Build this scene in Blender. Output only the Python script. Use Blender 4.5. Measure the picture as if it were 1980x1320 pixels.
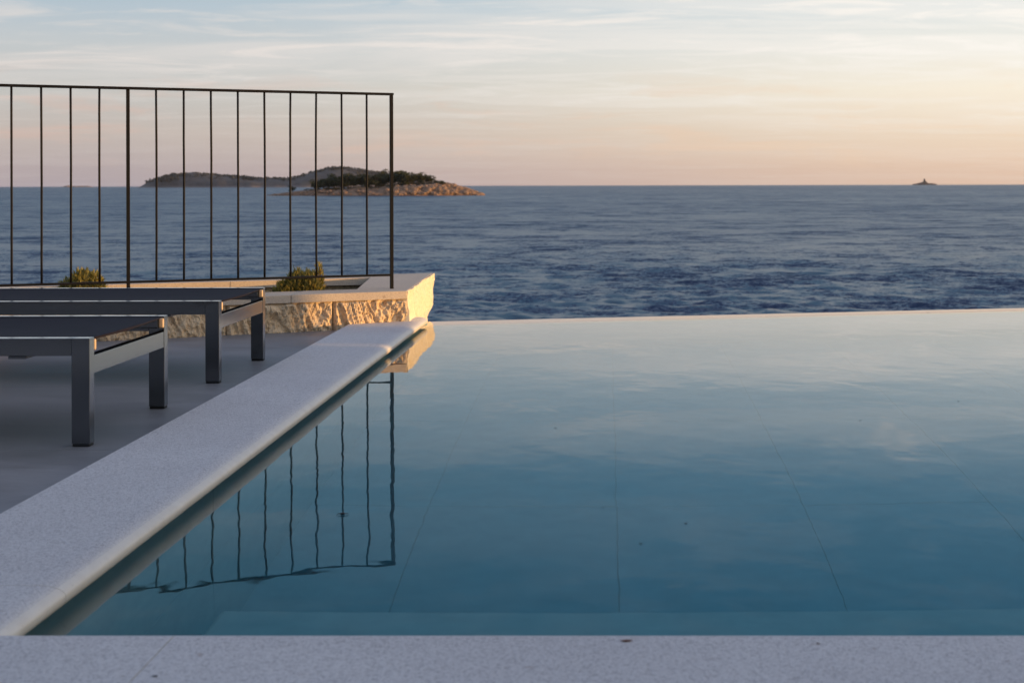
import bpy, bmesh, math, random
import numpy as np
from mathutils import Vector, noise

random.seed(7)
rng = np.random.default_rng(11)
scene = bpy.context.scene
for o in list(bpy.data.objects):
    bpy.data.objects.remove(o)
COL = scene.collection
R = math.radians

# ------------------------------------------------------------------ camera
CAMZ = 0.73                 # camera above the pool water (z = 0)
SEA = -5.27                 # sea level: 6 m below the camera
cam = bpy.data.cameras.new('camera')
co = bpy.data.objects.new('camera', cam)
COL.objects.link(co)
scene.camera = co
co.location = (0, 0, CAMZ)
co.rotation_euler = (R(90), R(0.0), 0)
cam.sensor_width = 36
cam.lens = 50
cam.shift_x = -(1172 - 990) / 1980
cam.shift_y = -(660 - 357.0) / 1980
cam.clip_end = 40000
cam.clip_start = 0.1
co.rotation_euler = (R(90), R(0.13), 0)
cam.dof.use_dof = True
cam.dof.focus_distance = 5.2
cam.dof.aperture_fstop = 8.0

# ------------------------------------------------------------------ render
scene.view_settings.view_transform = 'Standard'
scene.view_settings.look = 'None'
scene.view_settings.exposure = 0
scene.view_settings.gamma = 1
scene.cycles.max_bounces = 10
scene.cycles.transmission_bounces = 8
scene.cycles.caustics_refractive = True
scene.cycles.caustics_reflective = True

# ------------------------------------------------------------------ world and sun
SUN_AZ = R(98.0)            # from +Y towards +X
SUN_EL = R(2.6)


def lin(c, k=1.0):
    out = []
    for v in c:
        v = v / 255
        out.append((v / 12.92 if v <= .04045 else ((v + .055) / 1.055) ** 2.4) * k)
    return (*out, 1)


world = bpy.data.worlds.new('World')
scene.world = world
world.use_nodes = True
nt = world.node_tree
nt.nodes.clear()


def N(nt, typ, **kw):
    n = nt.nodes.new(typ)
    for k, v in kw.items():
        if k.startswith('i_'):
            n.inputs[k[2:]].default_value = v
        else:
            setattr(n, k, v)
    return n


def math_(nt, op, a, b=None, c=None, clamp=False):
    n = nt.nodes.new('ShaderNodeMath')
    n.operation = op
    n.use_clamp = clamp
    for i, v in enumerate((a, b, c)):
        if v is None:
            continue
        if isinstance(v, (int, float)):
            n.inputs[i].default_value = v
        else:
            nt.links.new(v, n.inputs[i])
    return n.outputs[0]


def maprange(nt, v, a, b, c=0.0, d=1.0, smooth=False):
    n = nt.nodes.new('ShaderNodeMapRange')
    n.clamp = True
    if smooth:
        n.interpolation_type = 'SMOOTHSTEP'
    nt.links.new(v, n.inputs['Value'])
    for k, x in zip(('From Min', 'From Max', 'To Min', 'To Max'), (a, b, c, d)):
        n.inputs[k].default_value = x
    return n.outputs['Result']


def mixc(nt, f, a, b, blend='MIX'):
    n = nt.nodes.new('ShaderNodeMix')
    n.data_type = 'RGBA'
    n.blend_type = blend
    for s, v in ((n.inputs[0], f), (n.inputs[6], a), (n.inputs[7], b)):
        if isinstance(v, (int, float)):
            s.default_value = v
        elif isinstance(v, tuple):
            s.default_value = v
        else:
            nt.links.new(v, s)
    return n.outputs[2]


def ramp(nt, v, stops, interp='LINEAR'):
    n = nt.nodes.new('ShaderNodeValToRGB')
    n.color_ramp.interpolation = interp
    e = n.color_ramp.elements
    while len(e) > 1:
        e.remove(e[-1])
    e[0].position, e[0].color = stops[0]
    for p, c in stops[1:]:
        k = e.new(p)
        k.color = c
    if v is not None:
        nt.links.new(v, n.inputs[0])
    return n.outputs[0]


def build_world():
    tc = N(nt, 'ShaderNodeTexCoord')
    sep = N(nt, 'ShaderNodeSeparateXYZ')
    nt.links.new(tc.outputs['Generated'], sep.inputs[0])
    X, Y, Z = sep.outputs
    zz = math_(nt, 'MAXIMUM', Z, 0.0)
    e = math_(nt, 'POWER', zz, 0.5)          # sqrt: more room near the horizon
    q = lambda z: math.sqrt(z)
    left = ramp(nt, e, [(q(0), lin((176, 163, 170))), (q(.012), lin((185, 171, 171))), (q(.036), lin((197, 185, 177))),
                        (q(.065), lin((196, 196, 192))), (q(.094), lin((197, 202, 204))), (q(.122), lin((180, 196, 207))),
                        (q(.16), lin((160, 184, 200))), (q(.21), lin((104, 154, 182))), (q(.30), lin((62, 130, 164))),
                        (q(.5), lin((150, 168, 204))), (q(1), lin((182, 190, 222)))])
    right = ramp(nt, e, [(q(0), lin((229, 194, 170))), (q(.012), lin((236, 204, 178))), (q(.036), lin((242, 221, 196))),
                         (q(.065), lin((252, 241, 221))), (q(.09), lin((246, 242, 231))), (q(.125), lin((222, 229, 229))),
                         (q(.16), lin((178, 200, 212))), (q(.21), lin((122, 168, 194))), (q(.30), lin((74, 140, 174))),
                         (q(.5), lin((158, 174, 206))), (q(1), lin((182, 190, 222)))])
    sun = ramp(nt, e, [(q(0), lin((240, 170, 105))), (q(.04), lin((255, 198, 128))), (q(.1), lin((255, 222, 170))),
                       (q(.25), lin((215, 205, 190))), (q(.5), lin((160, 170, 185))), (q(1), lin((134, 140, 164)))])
    # azimuth factor: cosine of the angle to the sun's bearing
    s = math_(nt, 'ADD', math_(nt, 'MULTIPLY', X, math.sin(SUN_AZ)), math_(nt, 'MULTIPLY', Y, math.cos(SUN_AZ)))
    t1 = maprange(nt, s, -.50, .20, smooth=True)
    t2 = maprange(nt, s, .22, 1.0, smooth=True)
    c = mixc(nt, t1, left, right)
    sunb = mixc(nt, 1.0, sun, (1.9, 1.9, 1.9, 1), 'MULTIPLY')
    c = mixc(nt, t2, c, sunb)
    # physical sky blended in overhead
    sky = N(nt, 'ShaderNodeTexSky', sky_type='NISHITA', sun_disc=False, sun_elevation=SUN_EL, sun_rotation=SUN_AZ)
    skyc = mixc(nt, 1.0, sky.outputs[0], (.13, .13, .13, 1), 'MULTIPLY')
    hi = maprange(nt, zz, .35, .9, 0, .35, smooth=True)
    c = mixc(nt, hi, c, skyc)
    # thin streaky cirrus, flattened towards the horizon as a real layer is
    inv = math_(nt, 'DIVIDE', 1.0, math_(nt, 'ADD', zz, .055))
    cv = N(nt, 'ShaderNodeCombineXYZ')
    nt.links.new(math_(nt, 'MULTIPLY', X, inv), cv.inputs[0])
    nt.links.new(math_(nt, 'MULTIPLY', Y, inv), cv.inputs[1])
    mp = N(nt, 'ShaderNodeMapping')
    mp.inputs['Rotation'].default_value = (0, 0, R(12))
    mp.inputs['Scale'].default_value = (.32, .95, 1)
    nt.links.new(cv.outputs[0], mp.inputs[0])
    n1 = N(nt, 'ShaderNodeTexNoise', i_Scale=1.0, i_Detail=8, i_Roughness=.56, i_Distortion=.6)
    nt.links.new(mp.outputs[0], n1.inputs['Vector'])
    band = maprange(nt, n1.outputs[0], .45, .61, smooth=True)
    mpb = N(nt, 'ShaderNodeMapping')
    mpb.inputs['Rotation'].default_value = (0, 0, R(-20))
    mpb.inputs['Scale'].default_value = (.62, 1.0, 1)
    nt.links.new(cv.outputs[0], mpb.inputs[0])
    n2 = N(nt, 'ShaderNodeTexNoise', i_Scale=2.0, i_Detail=10, i_Roughness=.64, i_Distortion=1.4)
    nt.links.new(mpb.outputs[0], n2.inputs['Vector'])
    fine = maprange(nt, n2.outputs[0], .48, .64, smooth=True)
    ccol = mixc(nt, t1, lin((228, 221, 216)), lin((255, 250, 242)))
    mask_z = maprange(nt, zz, .02, .10, .15, 1.0, smooth=True)
    fall = maprange(nt, zz, .115, .19, 1.0, .16, smooth=True)
    amt = math_(nt, 'MULTIPLY', math_(nt, 'ADD', math_(nt, 'MULTIPLY', band, .52), math_(nt, 'MULTIPLY', fine, .44)),
                math_(nt, 'MULTIPLY', mask_z, fall))
    c = mixc(nt, amt, c, ccol)
    # low peach cloud bits near the horizon
    mp2 = N(nt, 'ShaderNodeMapping')
    mp2.inputs['Scale'].default_value = (9, 9, 60)
    nt.links.new(tc.outputs['Generated'], mp2.inputs[0])
    n3 = N(nt, 'ShaderNodeTexNoise', i_Scale=1.0, i_Detail=7, i_Roughness=.62, i_Distortion=.4)
    nt.links.new(mp2.outputs[0], n3.inputs['Vector'])
    low = maprange(nt, n3.outputs[0], .50, .68, smooth=True)
    lowz = math_(nt, 'MULTIPLY', maprange(nt, zz, .005, .025, 0, 1, smooth=True), maprange(nt, zz, .05, .09, 1, 0, smooth=True))
    c = mixc(nt, math_(nt, 'MULTIPLY', math_(nt, 'MULTIPLY', low, lowz), .40), c, mixc(nt, t1, lin((222, 186, 170)), lin((246, 214, 178))))
    # one brighter cumulus fragment, seen mirrored in the pool
    d = Vector((math.tan(R(10.9)), 1, 0)).normalized()
    d = Vector((d.x * math.cos(R(9.9)), d.y * math.cos(R(9.9)), math.sin(R(9.9))))
    vs = N(nt, 'ShaderNodeVectorMath', operation='SUBTRACT')
    nt.links.new(tc.outputs['Generated'], vs.inputs[0])
    vs.inputs[1].default_value = d
    vm = N(nt, 'ShaderNodeVectorMath', operation='MULTIPLY')
    nt.links.new(vs.outputs[0], vm.inputs[0])
    vm.inputs[1].default_value = (1 / .062, 1 / .062, 1 / .013)
    ln = N(nt, 'ShaderNodeVectorMath', operation='LENGTH')
    nt.links.new(vm.outputs[0], ln.inputs[0])
    mp3 = N(nt, 'ShaderNodeMapping')
    mp3.inputs['Scale'].default_value = (26, 26, 70)
    nt.links.new(tc.outputs['Generated'], mp3.inputs[0])
    n4 = N(nt, 'ShaderNodeTexNoise', i_Scale=1.0, i_Detail=7, i_Roughness=.6)
    nt.links.new(mp3.outputs[0], n4.inputs['Vector'])
    blob = math_(nt, 'ADD', math_(nt, 'SUBTRACT', 1.0, ln.outputs['Value']), math_(nt, 'MULTIPLY', math_(nt, 'SUBTRACT', n4.outputs[0], .5), 3.2))
    blob = maprange(nt, blob, .10, 1.3, 0, .6, smooth=True)
    c = mixc(nt, blob, c, lin((246, 240, 232)))
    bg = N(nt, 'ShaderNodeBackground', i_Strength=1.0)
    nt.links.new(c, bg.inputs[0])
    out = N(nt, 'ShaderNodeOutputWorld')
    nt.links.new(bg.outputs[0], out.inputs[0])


build_world()

sl = bpy.data.lights.new('sun', 'SUN')
sl.energy = 5.0
sl.angle = R(.6)
sl.color = (1.0, .56, .19)
so = bpy.data.objects.new('sun', sl)
COL.objects.link(so)
sd = Vector((math.sin(SUN_AZ) * math.cos(SUN_EL), math.cos(SUN_AZ) * math.cos(SUN_EL), math.sin(SUN_EL)))
so.rotation_euler = sd.to_track_quat('Z', 'Y').to_euler()
so.location = (20, 3, 6)


# ------------------------------------------------------------------ helpers
def tag(o, label=None, cat=None, group=None, kind=None):
    if label: o['label'] = label
    if cat: o['category'] = cat
    if group: o['group'] = group
    if kind: o['kind'] = kind
    return o


def link(name, mesh, mat=None, parent=None, smooth=False):
    o = bpy.data.objects.new(name, mesh)
    COL.objects.link(o)
    if mat: mesh.materials.append(mat)
    if smooth:
        mesh.polygons.foreach_set('use_smooth', [True] * len(mesh.polygons))
    if parent: o.parent = parent
    return o


def frombm(name, bm, mat=None, parent=None, smooth=False):
    bmesh.ops.recalc_face_normals(bm, faces=bm.faces)
    me = bpy.data.meshes.new(name)
    bm.to_mesh(me)
    bm.free()
    return link(name, me, mat, parent, smooth)


def empty(name, loc=(0, 0, 0)):
    o = bpy.data.objects.new(name, None)
    o.empty_display_size = .1
    COL.objects.link(o)
    o.location = loc
    return o


def addbox(bm, x0, x1, y0, y1, z0, z1, bev=0.0, seg=2):
    vs = [bm.verts.new(p) for p in ((x0, y0, z0), (x1, y0, z0), (x1, y1, z0), (x0, y1, z0),
                                    (x0, y0, z1), (x1, y0, z1), (x1, y1, z1), (x0, y1, z1))]
    fs = [bm.faces.new([vs[i] for i in f]) for f in ((0, 3, 2, 1), (4, 5, 6, 7), (0, 1, 5, 4), (1, 2, 6, 5), (2, 3, 7, 6), (3, 0, 4, 7))]
    if bev:
        es = set(e for f in fs for e in f.edges)
        bmesh.ops.bevel(bm, geom=list(es), offset=bev, segments=seg, affect='EDGES', profile=.5)


def box(name, b, mat, parent=None, bev=0.0, seg=2):
    bm = bmesh.new()
    addbox(bm, *b, bev=bev, seg=seg)
    return frombm(name, bm, mat, parent)


def prism(name, pts, z0, z1, mat, parent=None, bev=0.0):
    bm = bmesh.new()
    lo = [bm.verts.new((x, y, z0)) for x, y in pts]
    hi = [bm.verts.new((x, y, z1)) for x, y in pts]
    bm.faces.new(lo[::-1])
    top = bm.faces.new(hi)
    n = len(pts)
    for i in range(n):
        bm.faces.new((lo[i], lo[(i + 1) % n], hi[(i + 1) % n], hi[i]))
    if bev:
        bmesh.ops.bevel(bm, geom=list(bm.edges), offset=bev, segments=2, affect='EDGES', profile=.5)
    return frombm(name, bm, mat, parent)


def tube(bm, pts, r, n=8, cap=True):
    rings = []
    for i, p in enumerate(pts):
        p = Vector(p)
        a = Vector(pts[max(i - 1, 0)]); b = Vector(pts[min(i + 1, len(pts) - 1)])
        d = (b - a).normalized()
        u = d.cross(Vector((0, 0, 1)) if abs(d.z) < .9 else Vector((1, 0, 0))).normalized()
        w = d.cross(u)
        rr = r[i] if isinstance(r, (list, tuple)) else r
        rings.append([bm.verts.new(p + (u * math.cos(t) + w * math.sin(t)) * rr) for t in [2 * math.pi * k / n for k in range(n)]])
    for a, b in zip(rings, rings[1:]):
        for k in range(n):
            bm.faces.new((a[k], a[(k + 1) % n], b[(k + 1) % n], b[k]))
    if cap:
        bm.faces.new(rings[0]); bm.faces.new(rings[-1][::-1])


def copy_tree(o, parent=None):
    c = o.copy()
    COL.objects.link(c)
    c.parent = parent
    for ch in [x for x in bpy.data.objects if x.parent == o]:
        copy_tree(ch, c)
    return c


# ------------------------------------------------------------------ materials
def mat(name):
    m = bpy.data.materials.new(name)
    m.use_nodes = True
    t = m.node_tree
    t.nodes.clear()
    out = t.nodes.new('ShaderNodeOutputMaterial')
    b = t.nodes.new('ShaderNodeBsdfPrincipled')
    t.links.new(b.outputs[0], out.inputs[0])
    return m, t, b, out


def pos(t):
    return N(t, 'ShaderNodeNewGeometry').outputs['Position']


def mapping(t, v, sc=(1, 1, 1), rot=(0, 0, 0)):
    m = N(t, 'ShaderNodeMapping')
    m.inputs['Scale'].default_value = sc
    m.inputs['Rotation'].default_value = rot
    t.links.new(v, m.inputs[0])
    return m.outputs[0]


def noise_(t, v, scale, detail=4, rough=.55, dist=0.0):
    n = N(t, 'ShaderNodeTexNoise', i_Scale=scale, i_Detail=detail, i_Roughness=rough, i_Distortion=dist)
    t.links.new(v, n.inputs['Vector'])
    return n.outputs[0]


def bump(t, h, strength, dist, prev=None):
    b = N(t, 'ShaderNodeBump', i_Strength=strength, i_Distance=dist)
    t.links.new(h, b.inputs['Height'])
    if prev is not None: t.links.new(prev, b.inputs['Normal'])
    return b.outputs[0]


def stone_mat(name, base, dark, grain, bstr, rough=.75, polish_nose=False):
    m, t, b, out = mat(name)
    p = pos(t)
    big = noise_(t, p, 2.3, 5, .6)
    mid = noise_(t, p, 22, 5, .65)
    g = noise_(t, p, grain, 3, .7)
    g2 = noise_(t, p, grain * 2.7, 2, .6)
    c = ramp(t, g, [(.30, dark), (.52, base), (.75, tuple(min(1, v * 1.12) for v in base[:3]) + (1,))])
    c = mixc(t, maprange(t, big, .38, .62, 0, .50), c, mixc(t, 1.0, c, (.86, .85, .86, 1), 'MULTIPLY'))
    c = mixc(t, maprange(t, mid, .62, .80, 0, .28), c, mixc(t, 1.0, c, (.80, .72, .64, 1), 'MULTIPLY'))
    spots = noise_(t, p, 31, 2, .5)
    c = mixc(t, maprange(t, spots, .74, .78, 0, .5), c, mixc(t, 1.0, c, (.50, .40, .36, 1), 'MULTIPLY'))
    t.links.new(c, b.inputs['Base Color'])
    b.inputs['Roughness'].default_value = rough
    h = math_(t, 'ADD', g, math_(t, 'MULTIPLY', g2, .45))
    if polish_nose:
        # the flat top is bush hammered, the bullnose is honed: relief fades where the stone turns over
        ng = N(t, 'ShaderNodeNewGeometry')
        sp = N(t, 'ShaderNodeSeparateXYZ')
        t.links.new(ng.outputs['True Normal'], sp.inputs[0])
        k = maprange(t, sp.outputs[2], .90, .995, .06, 1.0, smooth=True)
        h = math_(t, 'MULTIPLY', h, k)
        honed = ramp(t, mid, [(.3, (.68, .625, .545, 1)), (.7, (.76, .715, .635, 1))])  # honed stone; the warm horizon glow is also put into this beige
        pits = noise_(t, p, 140, 2, .5)
        honed = mixc(t, maprange(t, pits, .68, .74, 0, .45), honed, (.33, .28, .23, 1))
        c2 = mixc(t, k, honed, c)
        t.links.new(c2, b.inputs['Base Color'])
        t.links.new(maprange(t, k, 0, 1, .42, rough), b.inputs['Roughness'])
    t.links.new(bump(t, h, bstr, .004), b.inputs['Normal'])
    return m


M = {}
M['coping'] = stone_mat('bush_hammered_limestone', (.67, .66, .665, 1), (.38, .37, .38, 1), 210, .85, .8, True)
M['slab'] = stone_mat('planter_slab_limestone', (.62, .52, .41, 1), (.44, .36, .29, 1), 170, .45, .8)
M['split'] = stone_mat('split_limestone', (.72, .56, .37, 1), (.44, .31, .19, 1), 60, .7, .85)
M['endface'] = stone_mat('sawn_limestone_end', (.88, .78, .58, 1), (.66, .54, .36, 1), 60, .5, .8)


def deck_mat():
    m, t, b, out = mat('porcelain_deck_tile')
    p = pos(t)
    a = noise_(t, mapping(t, p, (1, 2.2, 1)), 2.6, 7, .66, .5)
    f = noise_(t, mapping(t, p, (1, 5, 1)), 30, 4, .6)
    c = ramp(t, a, [(.3, (.165, .162, .166, 1)), (.7, (.285, .280, .285, 1))])
    c = mixc(t, maprange(t, f, .5, .75, 0, .3), c, (.15, .145, .15, 1))
    dust = noise_(t, p, 260, 2, .6)
    c = mixc(t, maprange(t, dust, .66, .75, 0, .35), c, (.36, .35, .33, 1))
    t.links.new(c, b.inputs['Base Color'])
    b.inputs['Roughness'].default_value = .5
    b.inputs['Specular IOR Level'].default_value = .35
    t.links.new(maprange(t, a, .3, .7, .42, .62), b.inputs['Roughness'])
    t.links.new(bump(t, f, .15, .002), b.inputs['Normal'])
    return m


def simple(name, col, rough=.5, metal=0.0, spec=.5, bs=0, bscale=200, var=.15, coat=0):
    m, t, b, out = mat(name)
    p = pos(t)
    n = noise_(t, p, 9, 4, .6)
    c = ramp(t, n, [(.3, tuple(v * (1 - var) for v in col) + (1,)), (.7, tuple(min(1, v * (1 + var)) for v in col) + (1,))])
    t.links.new(c, b.inputs['Base Color'])
    b.inputs['Roughness'].default_value = rough
    b.inputs['Metallic'].default_value = metal
    b.inputs['Specular IOR Level'].default_value = spec
    b.inputs['Coat Weight'].default_value = coat
    b.inputs['Coat Roughness'].default_value = .14
    b.inputs['Coat IOR'].default_value = 2.3
    if bs:
        t.links.new(bump(t, noise_(t, p, bscale, 3, .6), bs, .001), b.inputs['Normal'])
    return m


M['deck'] = deck_mat()
M['darkdeck'] = simple('dark_terrace_boards', (.045, .038, .032), .7, 0, .3)
M['deck_base'] = simple('deck_bedding', (.06, .06, .06), .9)
M['frame'] = simple('anthracite_powder_coat', (.006, .009, .014), .28, 0.0, .6, .12, 900, .08, 1.0)
M['sling'] = simple('dark_mesh_fabric', (.016, .013, .020), .7, 0, .12, .4, 700, .12)
M['cap'] = simple('pale_plastic_end_cap', (.55, .42, .28), .35)
M['rubber'] = simple('black_rubber', (.008, .008, .009), .6)
M['iron'] = simple('black_wrought_iron', (.006, .0055, .006), .6, 0, .22, .5, 260, .3)
M['soil'] = simple('dark_gravel_soil', (.035, .028, .022), .95, 0, .2, .9, 90, .5)
M['weir'] = simple('pale_weir_stone', (.72, .66, .60), .6, 0, .4, .2, 60, .1)
M['mortar'] = simple('pale_mortar', (.40, .34, .27), .9, 0, .3, .5, 80, .2)
M['terrace'] = simple('concrete_terrace_body', (.33, .31, .28), .9, 0, .3, .5, 8, .2)
M['pale_render'] = simple('pale_wall_render', (.55, .48, .40), .9, 0, .3, .4, 40, .12)
M['tile'] = simple('pool_stone_tile', (.20, .33, .33), .55, 0, .4, .1, 30, .10)
M['grout'] = simple('pool_grout', (.17, .29, .285), .8)
M['villa'] = simple('villa_render', (.10, .09, .08), .9, 0, .3, .3, 30, .1)
M['darkglass'] = simple('dark_window_glass', (.01, .012, .014), .05, 0, .5)
M['insect'] = simple('insect_shell', (.006, .005, .005), .4)
M['deadleaf'] = simple('dry_leaf', (.16, .07, .04), .8)


def leaf_mat(name, a, bcol, scale=40):
    m, t, b, out = mat(name)
    oi = N(t, 'ShaderNodeNewGeometry')
    c = ramp(t, oi.outputs['Random Per Island'], [(0, a), (1, bcol)])
    t.links.new(c, b.inputs['Base Color'])
    b.inputs['Roughness'].default_value = .55
    tr = N(t, 'ShaderNodeBsdfTranslucent')
    t.links.new(mixc(t, 1.0, c, (1.5, 1.35, .6, 1), 'MULTIPLY'), tr.inputs[0])
    mx = N(t, 'ShaderNodeMixShader')
    mx.inputs[0].default_value = .35
    t.links.new(b.outputs[0], mx.inputs[1]); t.links.new(tr.outputs[0], mx.inputs[2])
    t.links.new(mx.outputs[0], out.inputs[0])
    return m


M['leaf'] = leaf_mat('shrub_leaf', (.07, .085, .03, 1), (.46, .38, .12, 1))
M['pine'] = leaf_mat('pine_foliage', (.020, .028, .012, 1), (.070, .072, .026, 1))
M['stem'] = simple('woody_stem', (.09, .06, .04), .9)
M['tuft'] = leaf_mat('dry_tuft', (.10, .09, .06, 1), (.26, .22, .15, 1))


def sea_mat():
    m, t, b, out = mat('open_sea')
    p = pos(t)
    b.inputs['Base Color'].default_value = (.012, .036, .090, 1)
    b.inputs['Roughness'].default_value = .12
    b.inputs['IOR'].default_value = 1.333
    # wave facets as a slope field; finite differences over the long pixel footprints would flatten them
    tot = None
    for sc, det, k, rot in ((.040, 5, 1.1, 10), (.16, 6, 2.1, -14), (1.1, 4, 1.7, 22), (4.2, 3, 2.0, -5)):
        n = N(t, 'ShaderNodeTexNoise', i_Scale=sc, i_Detail=det, i_Roughness=.68, i_Distortion=.3)
        t.links.new(mapping(t, p, (1.0, 1.1, 1), (0, 0, R(rot))), n.inputs['Vector'])
        a = N(t, 'ShaderNodeVectorMath', operation='SUBTRACT')
        t.links.new(n.outputs['Color'], a.inputs[0]); a.inputs[1].default_value = (.5, .5, .5)
        m2 = N(t, 'ShaderNodeVectorMath', operation='MULTIPLY')
        t.links.new(a.outputs[0], m2.inputs[0]); m2.inputs[1].default_value = (k, k, 0)
        if tot is None: tot = m2.outputs[0]
        else:
            ad = N(t, 'ShaderNodeVectorMath', operation='ADD')
            t.links.new(tot, ad.inputs[0]); t.links.new(m2.outputs[0], ad.inputs[1]); tot = ad.outputs[0]
    gn = N(t, 'ShaderNodeNewGeometry')
    ad = N(t, 'ShaderNodeVectorMath', operation='ADD')
    t.links.new(gn.outputs['Normal'], ad.inputs[0]); t.links.new(tot, ad.inputs[1])
    nn = N(t, 'ShaderNodeVectorMath', operation='NORMALIZE')
    t.links.new(ad.outputs[0], nn.inputs[0])
    t.links.new(nn.outputs[0], b.inputs['Normal'])
    wind = noise_(t, mapping(t, p, (.5, 1, 1)), .004, 3, .5)
    t.links.new(maprange(t, wind, .35, .65, .28, .35), b.inputs['Roughness'])
    return m


def pool_mat():
    m, t, b, out = mat('pool_water')
    t.nodes.remove(b)
    gl = N(t, 'ShaderNodeBsdfPrincipled')
    gl.inputs['Base Color'].default_value = (1, 1, 1, 1)
    gl.inputs['Roughness'].default_value = .0
    gl.inputs['IOR'].default_value = 1.333
    gl.inputs['Transmission Weight'].default_value = 1.0
    p = pos(t)
    w = mapping(t, p, (1.0, .75, 1), (0, 0, R(20)))
    a = noise_(t, w, 1.3, 2, .5, .3)
    c = noise_(t, w, 6.5, 2, .5, .2)
    n = bump(t, a, 1.0, .0018)
    n = bump(t, c, 1.0, .0006, n)
    t.links.new(n, gl.inputs['Normal'])
    ab = N(t, 'ShaderNodeVolumeAbsorption')
    ab.inputs['Color'].default_value = (.0, .60, .80, 1)
    ab.inputs['Density'].default_value = .42
    t.links.new(gl.outputs[0], out.inputs['Surface'])
    t.links.new(ab.outputs[0], out.inputs['Volume'])
    return m


M['sea'] = sea_mat()
M['water'] = pool_mat()


def islet_mat(name, rock_lo, rock_hi, veg, line):
    m, t, b, out = mat(name)
    p = pos(t)
    sp = N(t, 'ShaderNodeSeparateXYZ')
    t.links.new(p, sp.inputs[0])
    n1 = noise_(t, p, .25, 6, .65)
    n2 = noise_(t, p, .05, 5, .6)
    rock = ramp(t, n1, [(.3, rock_lo), (.6, rock_hi)])
    h = math_(t, 'ADD', sp.outputs[2], math_(t, 'MULTIPLY', math_(t, 'SUBTRACT', n1, .5), line * 1.6))
    f = maprange(t, h, SEA + line * .8, SEA + line * 1.4)
    veg_c = mixc(t, maprange(t, n2, .4, .6), veg, tuple(v * 1.7 for v in veg[:3]) + (1,))
    c = mixc(t, f, rock, veg_c)
    t.links.new(c, b.inputs['Base Color'])
    b.inputs['Roughness'].default_value = .9
    t.links.new(bump(t, n1, 1, .8), b.inputs['Normal'])
    return m


M['islet'] = islet_mat('islet_ground', (.045, .028, .020, 1), (.32, .20, .13, 1), (.060, .048, .026, 1), 4.0)
M['island'] = islet_mat('hazed_island_ground', (.12, .10, .10, 1), (.18, .155, .15, 1), (.045, .040, .038, 1), 4.0)  # greyed base colours carry the distance haze of the far island
M['hazed_scrub'] = leaf_mat('hazed_scrub', (.022, .022, .020, 1), (.048, .046, .042, 1))  # leaf colour greyed too, so the haze is painted in
M['reef'] = simple('dark_reef_rock', (.050, .036, .034), .95, 0, .2, .5, .5, .4)
M['rock'] = stone_mat('shore_rock', (.33, .215, .145, 1), (.10, .065, .045, 1), 1.5, .5, .9)

# ------------------------------------------------------------------ sea
def build_sea():
    H = CAMZ - SEA
    fpx = 1422.0
    rr = [14.0]
    while rr[-1] < 1200:
        r = rr[-1]
        rr.append(r + max(.22, .62 * r * r / (fpx * H)) if r > 46 else r + 1.6)
    while rr[-1] < 9000:
        rr.append(rr[-1] * 1.05)
    rr = np.array(rr + [9200.0])
    a_in = np.arange(R(-27), R(22), .00078)
    a_out = np.arange(R(22), R(360 - 27), R(2.2))[0:]
    an = np.concatenate([a_in, a_out])
    na = len(an); nr = len(rr)
    A, RR = np.meshgrid(an, rr)
    X = RR * np.sin(A); Y = RR * np.cos(A)
    dr = np.gradient(rr)
    Z = np.zeros_like(X)
    DR = dr[:, None] * np.ones((1, na))
    lam = np.geomspace(.7, 4.2, 64)
    for L in lam:
        k = 2 * math.pi / L
        th = rng.normal(R(200), R(38))
        amp = .0125 * L ** .80 * rng.uniform(.5, 1.3) * (1 if L < 9 else .6)
        ph = rng.uniform(0, 6.28)
        fade = np.clip((L / DR - 1.7) / 2.0, 0, 1)
        phase = k * (X * math.sin(th) + Y * math.cos(th)) + ph
        s = np.sin(phase)
        Z += fade * amp * (s + .25 * np.cos(2 * phase))
    Z *= .40
    gust = .8 + .4 * np.sin(X * .05 + 1.3) * np.sin(Y * .021 + X * .013)
    Z = Z * gust
    inw = (A < R(22.5))
    Z = np.where(inw, Z, 0) + SEA
    co_ = np.stack([X, Y, Z], -1).reshape(-1, 3)
    i = np.arange(nr - 1)[:, None]; j = np.arange(na)[None, :]
    j2 = (j + 1) % na
    q = np.stack([i * na + j, i * na + j2, (i + 1) * na + j2, (i + 1) * na + j], -1).reshape(-1, 4)
    # centre fan
    c_idx = len(co_)
    co_ = np.vstack([co_, [[0, 0, SEA]]])
    jj = np.arange(na)
    tri = np.stack([np.full(na, c_idx), (jj + 1) % na, jj], -1)
    me = bpy.data.meshes.new('sea')
    nv = len(co_); nq = len(q); ntr = len(tri)
    me.vertices.add(nv)
    me.vertices.foreach_set('co', co_.astype(np.float32).ravel())
    me.loops.add(nq * 4 + ntr * 3)
    # wind faces upward
    me.loops.foreach_set('vertex_index', np.concatenate([q[:, ::-1].ravel(), tri[:, ::-1].ravel()]).astype(np.int32))
    me.polygons.add(nq + ntr)
    ls = np.concatenate([np.arange(nq) * 4, nq * 4 + np.arange(ntr) * 3]).astype(np.int32)
    me.polygons.foreach_set('loop_start', ls)
    me.polygons.foreach_set('use_smooth', np.ones(nq + ntr, dtype=bool))
    me.update(calc_edges=True)
    me.validate()
    o = link('sea', me, M['sea'])
    # make sure normals look up
    if me.polygons[10].normal.z < 0:
        me.flip_normals()
    tag(o, kind='structure')


build_sea()


# ------------------------------------------------------------------ islands
def px(x, y, D, hz=None):
    """world X for a column x of the photograph at distance D"""
    return (x - 1172) / 2750 * D


def profile(pts, x):
    for (a, ha), (b, hb) in zip(pts, pts[1:]):
        if a <= x <= b:
            t = (x - a) / (b - a)
            return ha + (hb - ha) * t
    return pts[-1][1]


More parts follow.
